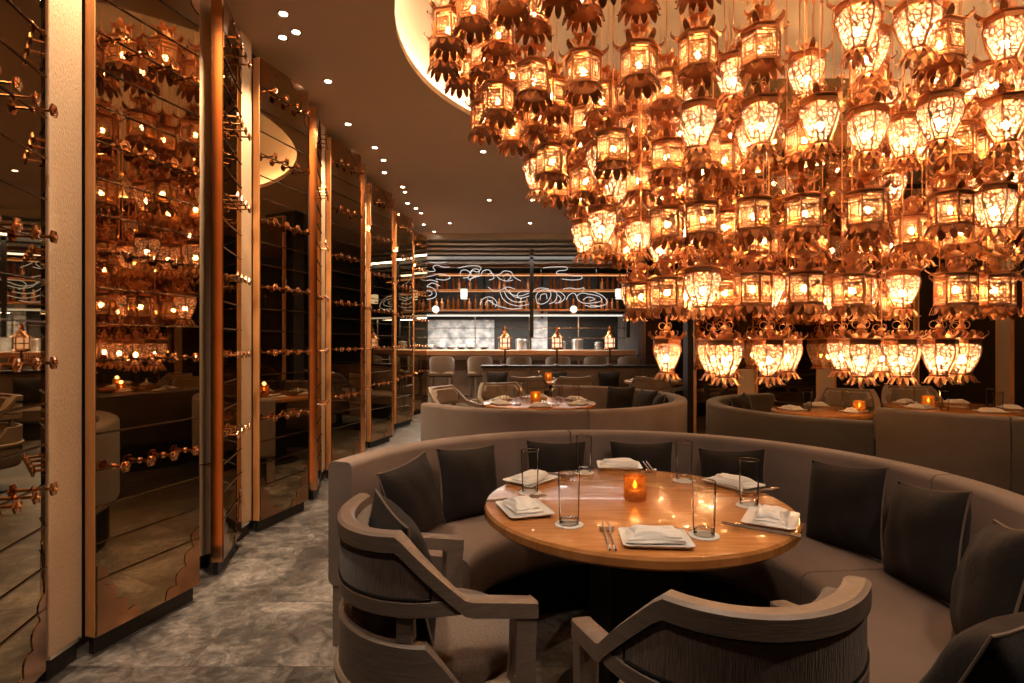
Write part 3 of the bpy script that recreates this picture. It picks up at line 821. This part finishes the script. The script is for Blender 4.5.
for (x, y, fx, fy, lab) in (
    (-.62,6.25,.9,-.45,'pale armchair seen from the side at the left end of the second booth'),
    (-.10,6.75,.3,-.95,'pale armchair facing the camera at the far side of the second booth table'),
    (.23,8.30,.15,1,'far armchair back seen left of the far candle, before the bar'),
    (.87,8.30,-.1,1,'far armchair back seen right of the far candle, before the bar'),
    (1.98,8.28,.1,1,'far armchair back in front of the far right round table'),
    (2.66,8.5,-.6,.8,'far armchair half hidden by the dark wall right of the bar'),
    (4.35,6.25,-.25,-.95,'armchair facing the camera behind the right-edge table candle'),
    (3.42,5.92,-.6,-.8,'dim armchair behind the small table in the dimmed booth')):
    dup(chA, (x,y,0), facing(fx, fy), lab)

# settings on the other tables
def table_set(c, R, n, ph, where, skip=()):
    for i in range(n):
        if i in skip: continue
        a = ph+2*PI*i/n
        p = (c[0]+(R-.13)*math.cos(a), c[1]+(R-.13)*math.sin(a), TZ)
        setting(p, a+PI/2, f'{ordn(i)} round {where}', .9, False)
        a2 = a+.42; q = (c[0]+(R-.20)*math.cos(a2), c[1]+(R-.20)*math.sin(a2), TZ)
        glass_at(q, f'clear tumbler {ordn(i)} round {where}')
table_set((.27,5.72), .56, 6, .5, 'the second booth table'); candle((.23,5.62,TZ), 'amber candle holder on the second booth table', 1.25)
table_set((4.05,5.28), .54, 5, .9, 'the right-edge table'); candle((3.76,5.22,TZ), 'copper-glowing candle holder on the right-edge table', 1.2)
table_set((2.72,5.1), .40, 3, 1.2, 'the small dim table'); candle((2.92,4.86,TZ), 'amber candle holder on the small dim table', 1.1)
table_set((.52,8.93), .48, 4, .6, 'the far table before the bar'); candle((.56,8.88,TZ), 'glowing candle holder on the far table before the bar', 1.3)
table_set((2.22,8.93), .48, 4, .4, 'the far right table'); candle((2.5,8.85,TZ), 'glowing candle holder on the far right table', 1.1)
# cushions of other booths
for (c, R, ang, lab) in ((B2,1.08,372,'on the right inner side of the second booth'),(B2,1.10,352,'at the right front inside of the second booth'),(B2,1.1,398,'deep in the far right of the second booth'),
                         (BD,.90,140,'in the far corner of the dimmed booth'),(BR,1.08,280,'at the right edge inside the right booth')):
    t = math.radians(ang); pillow((c[0]+R*math.cos(t), c[1]+R*math.sin(t), .455+.20), t+PI, .2, 'dark cushion '+lab, .05, .95)

# ------------------------------------------------------------------ low banquette wall, lamps, bar stools, bar
t = thing('banquette_wall', 'low straight banquette with dark ledge in front of the bar stools', 'banquette', (1.15,10.0,0))
MB().box((0,0,.46), (3.3,.16,.88), 0, .01).build('backrest', M['velvet'], t)
MB().box((0,-.33,.34), (3.3,.52,.22), 0, .04).build('seat_cushion', M['seat_fab'], t)
MB().box((0,.02,.92), (3.36,.26,.04), 0, .006).build('ledge', M['black'], t)
MB().box((0,-.3,.11), (3.2,.44,.22)).build('plinth', M['blackmat'], t)
for (x, lab) in ((-.25,'left'),(.75,'middle'),(1.66,'right')):
    pillow((x+.0 if x < 1.6 else 1.64, 9.78, .655), -PI/2, .2, f'dark cushion on the low banquette before the bar, {lab} one', 0, .9)
def post_lamp(x, y, z, label):
    t = thing('lantern_lamp', label, 'lamp', (x,y,z), 0, 'copper lantern lamps on the banquette ledge')
    MB().lathe([(.07,0),(.07,.012),(.02,.022),(.016,.10),(.016,.26)], 16).build('post', M['bronze'], t)
    MB().lathe([(.05,.26),(.11,.275),(.10,.30),(.09,.31)], 6).build('lantern_base', M['copper'], t)
    MB().lathe([(.085,.31),(.085,.46)], 6).build('glass_body', M['lampglow'], t)
    fr = MB()
    for j in range(6):
        a = 2*PI*j/6; fr.tube([(.09*math.cos(a), .09*math.sin(a), .30),(.09*math.cos(a), .09*math.sin(a), .47)], .010, 5)
    fr.lathe([(.092,.375),(.092,.392)], 6); fr.build('frame', M['copper'], t)
    MB().lathe([(.09,.46),(.14,.47),(.10,.50),(.05,.55),(.03,.59),(.035,.61),(.01,.66),(.004,.70)], 6).build('roof', M['copper'], t)
for px, lab in ((505,'left'),(557,'middle'),(610,'right')):
    post_lamp((px-512)/FPX*10.0, 10.02, .94, f'copper lantern lamp on the low banquette ledge, {lab} of three')
def bar_stool(label):
    t = thing('bar_stool', label, 'bar stool', (0,0,0), 0, 'bar stools along the counter')
    MB().box((0,0,.74), (.44,.42,.10), 0, .03).build('seat', M['stoolfab'], t)
    mb = MB(); secs = []
    for i in range(15):
        a = math.radians(-80+160*i/14); x, y = .235*math.sin(a), .06-.27*math.cos(a)
        h = 1.08-.06*(abs(i-7)/7)**3
        secs.append([(x*.86,y*.86+.01,.72),(x,y,.72),(x*1.02,y*1.02,h-.03),(x*.97,y*.97,h),(x*.88,y*.88,h),(x*.84,y*.84+.01,h-.03)])
    mb.sweep(secs); mb.build('backrest', M['stoolfab'], t)
    for sx in (-1,1):
        for sy in (-1,1):
            MB().tube([(sx*.17,sy*.16,.70),(sx*.20,sy*.19,0)], [.018,.013], 8).build('leg', M['stoolleg'], t)
    MB().tube([(-.19,-.18,.26),(.19,-.18,.26),(.19,.18,.26),(-.19,.18,.26)], .010, 6, True).build('footrest', M['stoolleg'], t)
    return t
st = bar_stool('bar stool at the left end of the counter'); st.location = ((442-512)/FPX*10.9,10.9,0); kids(st)
for i, px in enumerate((480,519,558,596,630)):
    dup(st, ((px-512)/FPX*10.9,10.9,0), random.uniform(-.06,.06), f'{ordn(i+1)} bar stool from the left along the counter')
# bar counter
t = thing('bar_counter', 'long bar counter with copper top in front of the open kitchen', 'counter', (.30,11.55,0))
MB().box((0,.1,.54), (4.1,.50,1.08)).build('body', M['stainmetal'], t)
MB().box((0,.0,1.13), (4.18,.80,.10), 0, .008).build('counter_top', M['ledge'], t)
for i in range(8): MB().box((-1.79+.51*i,-.165,.62), (.47,.05,.72), 0, .02).build('padded_panel', M['velvet'], t)
MB().tube([(-2.05,-.30,.24),(2.05,-.30,.24)], .018, 8).build('foot_rail', M['silver'], t)
# kitchen back
KY = 12.9
struct('trim_3', MB().box((.3,KY+.3,1.6), (5.0,.1,3.2)), M['blackmat'])
t = thing('kitchen_backsplash', 'white marble and steel kitchen back wall behind the counter', 'wall panel', (0,KY+.2,0))
MB().box((-1.15,0,.92), (1.5,.06,1.84)).build('marble_panel', M['marble_w'], t)
MB().box((.62,-.02,1.55), (.36,.06,.95)).build('lit_panel', M['marble_w'], t)
MB().box((2.7,-.03,1.5), (.6,.08,.9)).build('steel_panel', M['steelwall'], t)
t = thing('pass_shelf', 'bright steel pass shelf with light strip above the counter', 'shelf', (.25,11.75,0))
MB().box((0,0,1.885), (4.1,.40,.035)).build('shelf_board', M['steel'], t)
MB().box((0,-.19,1.87), (4.05,.02,.030)).build('light_strip', M['kled'], t)
for x in (-2.02,-1.0,.1,1.1,2.02): MB().box((x,0,1.53), (.02,.02,.70)).build('upright', M['steel'], t)
for z in (1.62,1.42): MB().box((0,-.12,z), (4.05,.012,.012)).build('glass_rail', M['silver'], t)
MB().box((0,-.12,1.50), (4.05,.006,.60)).build('sneeze_guard', M['glass'], t)
# bowls on the counter line
bowl = MB().lathe([(.04,0),(.09,.03),(.11,.07),(.105,.07),(.03,.02)], 16).mesh('bowl', M['china'])
k = 0
for x in (-1.95,-1.75,-1.52,-1.30,-1.08,-.88,-.6):
    for j in range(1+(k % 3)):
        tag(link_mesh('white_bowl', bowl, None, (x,12.25+.02*k,1.18+.045*j)), f'white bowl in the {ordn(k)} stack from left on the kitchen counter, level {["one","two","three"][j]}', 'bowl', 'white bowls in the kitchen')
    k += 1
t = thing('prep_counter', 'steel kitchen prep counter behind the bar', 'counter', (.3,12.42,0))
MB().box((0,0,.58), (4.6,.62,1.14)).build('body', M['steelwall'], t); MB().box((0,0,1.165), (4.7,.7,.03)).build('worktop', M['steel'], t)
pot = thing('stock_pot', 'steel stock pot on the kitchen worktop, first from left', 'pot', (.2,12.35,1.181), 0, 'pots on the kitchen worktop')
MB().lathe([(.12,0),(.125,.02),(.125,.20),(.13,.205),(.118,.205),(.115,.02),(.01,.015)], 24, caps=False).build('body', M['steel'], pot)
MB().lathe([(.128,.206),(.125,.215),(.04,.235),(.01,.238)], 24).build('lid', M['steel'], pot)
for sx in (-1,1): MB().tube([(sx*.12,-.04,.16),(sx*.16,-.035,.165),(sx*.16,.035,.165),(sx*.12,.04,.16)], .008, 6).build('handle', M['silver'], pot)
kids(pot)
for i, (x, k_) in enumerate(((1.05,.8),(1.4,1.0),(1.85,.7),(-.2,.7))): dup(pot, (x,12.35,1.181), .4*i, f'steel stock pot on the kitchen worktop, {["right of centre","third from right end","rightmost","just left of the lit panel"][i]}', scale=k_)
# copper shelf with bottles above
t = thing('bottle_shelf', 'high copper bottle shelf glowing behind the neon clouds', 'shelf', (.35,12.4,0))
for z in (2.02,2.44,2.78): MB().box((0,0,z), (4.5,.34,.03)).build('shelf_board', M['copper_r'], t)
for x in (-2.2,-.95,.3,1.5,2.2): MB().box((x,.1,2.4), (.05,.12,1.1)).build('upright', M['black'], t)
MB().tube([(-1.9,-.14,2.75),(2.1,-.14,2.75)], .010, 6).build('light_strip', E('amber_shelf_light',(1,.45,.16),1.3), t)
MB().tube([(-1.9,-.14,2.41),(2.1,-.14,2.41)], .008, 6).build('light_strip', E('amber_shelf_light_low',(1,.45,.16),.9), t)
def bottle_mesh(h, r, mat):
    return MB().lathe([(r,0),(r,h*.55),(r*.9,h*.63),(r*.35,h*.74),(r*.32,h*.95),(r*.4,h*.96),(r*.4,h)], 12).mesh('bottle', mat)
BM = [bottle_mesh(.28,.04,M['darkbottle']), bottle_mesh(.25,.045,M['copper_r']), bottle_mesh(.30,.036,M['darkbottle'])]
for row, z in (('upper',2.455),('lower',2.035)):
    for i in range(34):
        x = -1.75+i*.122+random.uniform(-.02,.02)
        if abs((x-.35)-.3) < .07 or abs((x-.35)+.95) < .06 or abs(x-1.85) < .06: continue
        tag(link_mesh('bottle', random.choice(BM), None, (x,12.36,z)), f'{ordn(i)} amber bottle from the left on the {row} copper bar shelf', 'bottle', 'bottles on the copper shelf')
# neon clouds
NEON = [
 [(423,277),(428,272),(435,271),(433,267),(437,265),(443,267),(450,267)], [(423,277),(431,276),(439,274),(447,275),(450,278),(444,280),(436,279)],
 [(460,276),(461,271),(466,270),(470,273),(468,277),(463,278)], [(458,268),(468,266),(478,266),(481,269),(477,272),(472,271),(468,279),(476,277)],
 [(470,281),(473,277),(480,276),(483,271),(489,270),(494,275),(500,274),(504,271),(511,272),(514,277),(521,281)],
 [(487,276),(491,273),(494,278),(489,280)], [(503,277),(507,274),(511,277),(508,280)],
 [(423,287),(430,287),(435,290),(436,296),(430,299),(423,299)], [(423,291),(430,291),(432,294),(428,296),(423,296)], [(426,287),(432,283),(440,286)],
 [(480,305),(482,300),(487,297),(493,298),(497,303),(495,307)], [(485,305),(487,301),(492,301),(493,305)],
 [(488,287),(494,291),(501,290),(507,287),(515,289)], [(500,292),(503,299),(510,304),(520,306),(529,304)], [(504,291),(508,298),(516,302),(526,301)], [(509,290),(513,296),(521,298),(529,296)],
 [(529,291),(520,292),(517,296),(522,299)],
 [(537,303),(536,296),(540,291),(547,290),(551,294),(548,301),(542,304),(537,303)], [(547,291),(553,290),(557,294),(555,301),(549,304)], [(554,292),(560,292),(565,297),(561,302),(555,303)], [(540,300),(541,295),(546,294),(547,299)],
 [(543,268),(552,267),(566,267),(566,270),(558,271),(557,274),(564,274),(573,276),(581,276),(581,279),(572,280),(562,279)],
 [(430,262),(438,263),(446,262)], [(470,272),(474,269),(479,270),(478,275),(473,276),(470,272)], [(496,275),(500,279),(507,281),(513,280)], [(488,300),(494,304),(502,307),(512,309),(522,308)], [(505,288),(511,294),(520,296),(529,293)], [(533,292),(536,289),(542,288),(549,289)], [(558,295),(561,299),(558,303)], [(566,300),(569,295),(574,293),(577,297)], [(585,305),(592,307),(601,306)], [(425,281),(431,280),(438,282)],
 [(563,289),(570,288),(577,289),(584,288),(582,292)], [(578,300),(577,296),(582,293),(588,294),(594,295),(600,297),(601,301),(592,303),(583,303),(578,300)], [(583,300),(588,297),(595,299),(590,301)], [(590,291),(597,293),(604,297),(607,303),(600,306),(590,305)],
]
def smooth_line(pts, sub=5):
    out = []
    for i in range(len(pts)-1):
        p0 = pts[max(0,i-1)]; p1 = pts[i]; p2 = pts[i+1]; p3 = pts[min(len(pts)-1,i+2)]
        for j in range(sub):
            t = j/sub
            out.append(tuple(.5*(2*p1[q]+(p2[q]-p0[q])*t+(2*p0[q]-5*p1[q]+4*p2[q]-p3[q])*t*t+(3*p1[q]-p0[q]-3*p2[q]+p3[q])*t**3) for q in (0,1)))
    out.append(pts[-1]); return out
t = thing('neon_cloud_sign', 'white neon line drawing of swirling clouds hanging above the bar', 'neon sign', (0,11.40,2.2))
for ln in NEON:
    pts = [onplane(x, y, 11.4)-Vector((0,11.4,2.2)) for x, y in smooth_line(ln)]
    MB().tube(pts, .0058, 6).build('neon_tube', M['neon'], t)
fr = MB()
for x in (-2.0,.39,2.3): fr.box((x,.05,.1), (.07,.05,1.75))
fr.box((.15,.05,.80), (4.4,.05,.06)); fr.box((.15,.05,.02), (4.4,.02,.02)); fr.build('support_frame', M['black'], t)
for px, lab in ((464,'left'),(619,'right')):
    p = onplane(px, 294, 11.5); t = thing('paper_lamp', f'small white lit lamp box above the bar, {lab} one', 'lamp', p, 0, 'white lamp boxes')
    MB().box((0,0,0), (.13,.13,.20), 0, .01).build('shade', M['klit'], t); MB().tube([(0,0,.1),(0,0,CEIL-.6-p.z)], .004, 5).build('cord', M['black'], t)
    MB().box((0,0,.11), (.08,.08,.03)).build('cap', M['black'], t)
for px, lab in ((434,'left'),(575,'right')):
    p = onplane(px, 309, 11.5); t = thing('globe_lamp', f'round warm globe lamp on the pass shelf, {lab} one', 'lamp', (p.x,11.75,1.905), 0, 'globe lamps')
    MB().sphere((0,0,.10), .075, 14, 8).build('globe', M['klit'], t); MB().lathe([(.04,0),(.03,.03)], 12).build('foot', M['copper'], t)
# bulkhead cornice over the kitchen
t = thing('cornice', 'ribbed grey bulkhead cornice above the open kitchen', 'cornice', (.15,11.5,0))
MB().box((0,.0,3.42), (4.8,.30,.12)).build('top_band', M['stainmetal'], t)
for i in range(5): MB().box((0,.12+.07*i,3.31-.085*i), (4.8,.16,.06), 0, .02).build('rib', M['stainmetal'], t)
MB().box((0,.45,2.93), (4.8,.10,.10)).build('lower_band', M['bronze'], t)
MB().box((0,.85,2.98), (4.8,.9,.06)).build('soffit', M['black'], t)
# dark piers either side of the kitchen
t = thing('kitchen_pier', 'tall dark pier at the left end of the bar', 'column', (-2.05,11.6,0)); MB().box((0,0,CEIL/2), (.30,.7,CEIL)).build('shaft', M['bronze'], t); MB().box((.155,-.2,1.3), (.012,.02,2.6)).build('edge_strip', M['copper'], t)
t = thing('kitchen_pier', 'dark pier at the right end of the bar behind the lanterns', 'column', (2.85,11.6,0)); MB().box((0,0,CEIL/2), (.5,.7,CEIL)).build('shaft', M['bronze'], t); MB().box((-.255,-.2,1.3), (.012,.02,2.6)).build('edge_strip', M['copper'], t)

def downlight(x, y, lab, watt, size=75, tilt=(0,0), col=(1,.70,.42)):
    t = thing('ceiling_downlight', lab, 'downlight', (x,y,CEIL), 0, 'recessed ceiling downlights')
    MB().lathe([(.024,-.002),(.036,-.006),(.039,-.002),(.039,.0)], 20, caps=False).build('trim_ring', M['silver'], t)
    MB().lathe([(.002,-.0025),(.024,-.0025)], 20, caps=False).build('lens', M['spot'], t)
    if watt:
        l = bpy.data.lights.new('downlight_beam', 'SPOT'); l.energy = watt; l.color = col; l.spot_size = math.radians(size); l.spot_blend = .7; l.shadow_soft_size = .04
        o = bpy.data.objects.new('downlight_beam', l); COL.objects.link(o); o.location = (x,y,CEIL-.02); o.rotation_euler = (tilt[0],tilt[1],0)
# ------------------------------------------------------------------ dark wine wall at the right rear
WY = 7.65
struct('trim_4', MB().box((4.78,WY+.22,CEIL/2), (4.84,.2,CEIL)), M['wall'])
def flat_panel(x0, x1, label):
    r = wine_panel('wine_cabinet', label, (x1,WY), (x0,WY), 'wine cabinet leaves on the rear right wall')
    return r
leaves = [(2.40,2.99,'left of the narrow cream column behind the lowest lanterns'),(3.21,4.02,'between the two cream columns behind the lowest lanterns'),
          (4.24,5.30,'right of the second cream column, behind the dim armchair'),(5.33,6.38,'left of the cream column near the right edge'),(6.58,7.15,'right of the cream column at the right edge')]
for x0, x1, lab in leaves: flat_panel(x0, x1, 'rear wine cabinet '+lab)
for x, w_, lab in ((3.10,.20,'left of three'),(4.13,.20,'middle of three'),(6.48,.18,'right of three, in full view')):
    p = thing('pilaster', f'cream pilaster on the rear right wine wall, {lab}', 'column', (x,WY+.02,0))
    MB().box((0,.0,CEIL/2+.04), (w_,.10,CEIL-.08), 0, .004).build('cladding', M['cream'], p)
    MB().box((0,.01,.04), (w_-.02,.08,.08)).build('plinth', M['blackmat'], p)
    downlight(x, WY-.22, f'downlight grazing the rear cream pilaster, {lab}', 60, 60, (.1,0))

# ------------------------------------------------------------------ ceiling downlights
dl = []
k = 0
for i, cy in enumerate(colY[1:]):
    downlight(-1.60, cy+.04, f'{ordn(k)} downlight from the camera in the ceiling row hugging the left cabinets', 240, 62, (-.03,.09)); k += 1
    downlight(-1.50, cy+.72, f'{ordn(k)} downlight from the camera in the ceiling row hugging the left cabinets', 300, 84, (.10,.12)); k += 1
for i, px in enumerate((450,530,610)): downlight((px-512)/FPX*10.4, 10.35, f'added downlight brightening the bar stools, {["left","middle","right"][i]} one', 150, 74, (.12,0))  # lamps added to brighten the stools and counter front
for i, (x, y) in enumerate(((-1.48,3.74),(-1.48,3.96))): downlight(x, y, f'{["nearer","farther"][i]} of two paired downlights beside the nearest cabinets', 30, 70)
for i, (x, y, l) in enumerate(((-1.5,6.75,'seventh'),(-1.52,8.2,'eighth'),(-1.53,9.2,'ninth'))): downlight(x, y, f'downlight in the inner ceiling row by the far cabinets, {["nearest","middle","farthest"][i]}', 20, 80)
for i, (x, y, lab) in enumerate(((-.32,6.45,'single downlight in mid ceiling above the second booth'),(-.34,8.66,'left of two far downlights in mid ceiling'),(.31,8.66,'right of two far downlights in mid ceiling'))): downlight(x, y, lab, 60, 95)
for i, (x, y, w, lab) in enumerate(((-.95,1.5,70,'left'),(-.75,.6,60,'near left'),(.6,.9,95,'centre'),(2.0,.7,95,'right'))):
    downlight(x, y, f'downlight above the foreground, out of view, {lab} one', w, 100, (.35 if y < 1.2 else .1, 0 if x > 0 else .15), (1,.77,.57))
# kitchen light
def area(x, y, z, sx, sy, w, col, rx=0.0):
    l = bpy.data.lights.new('kitchen_panel_light', 'AREA'); l.shape = 'RECTANGLE'; l.size = sx; l.size_y = sy; l.energy = w; l.color = col
    o = bpy.data.objects.new('kitchen_panel_light', l); COL.objects.link(o); o.location = (x,y,z); o.rotation_euler = (rx,0,0)
area(.2,12.6,2.9,3.6,.3,16,(1,.93,.84)); area(.2,11.3,3.05,4.0,.2,48,(1,.90,.78))
area(-.95,11.95,1.84,1.9,.25,120,(1,.92,.82)); area(.75,12.2,1.84,.5,.25,32,(1,.92,.82)); area(1.6,11.95,1.84,1.2,.25,14,(1,.92,.82))

# ------------------------------------------------------------------ world, camera, view
w = bpy.data.worlds.new('World'); S.world = w; w.use_nodes = True
w.node_tree.nodes['Background'].inputs[0].default_value = (1,.78,.58,1); w.node_tree.nodes['Background'].inputs[1].default_value = .012
cd = bpy.data.cameras.new('camera'); cam = bpy.data.objects.new('camera', cd); COL.objects.link(cam)
cd.sensor_width = 36; cd.lens = FPX/1024*36; cam.location = (0,0,CAMH); cam.rotation_euler = (PI/2,0,0); cd.clip_start = .05
S.camera = cam
S.view_settings.view_transform = 'Standard'; S.view_settings.look = 'None'; S.view_settings.gamma = 1; S.view_settings.use_curve_mapping = False
S.view_settings.exposure = 0.0
c = S.cycles; c.use_denoising = True; c.max_bounces = 9; c.transparent_max_bounces = 24; c.glossy_bounces = 5; c.sample_clamp_indirect = 6; c.caustics_reflective = False; c.caustics_refractive = False
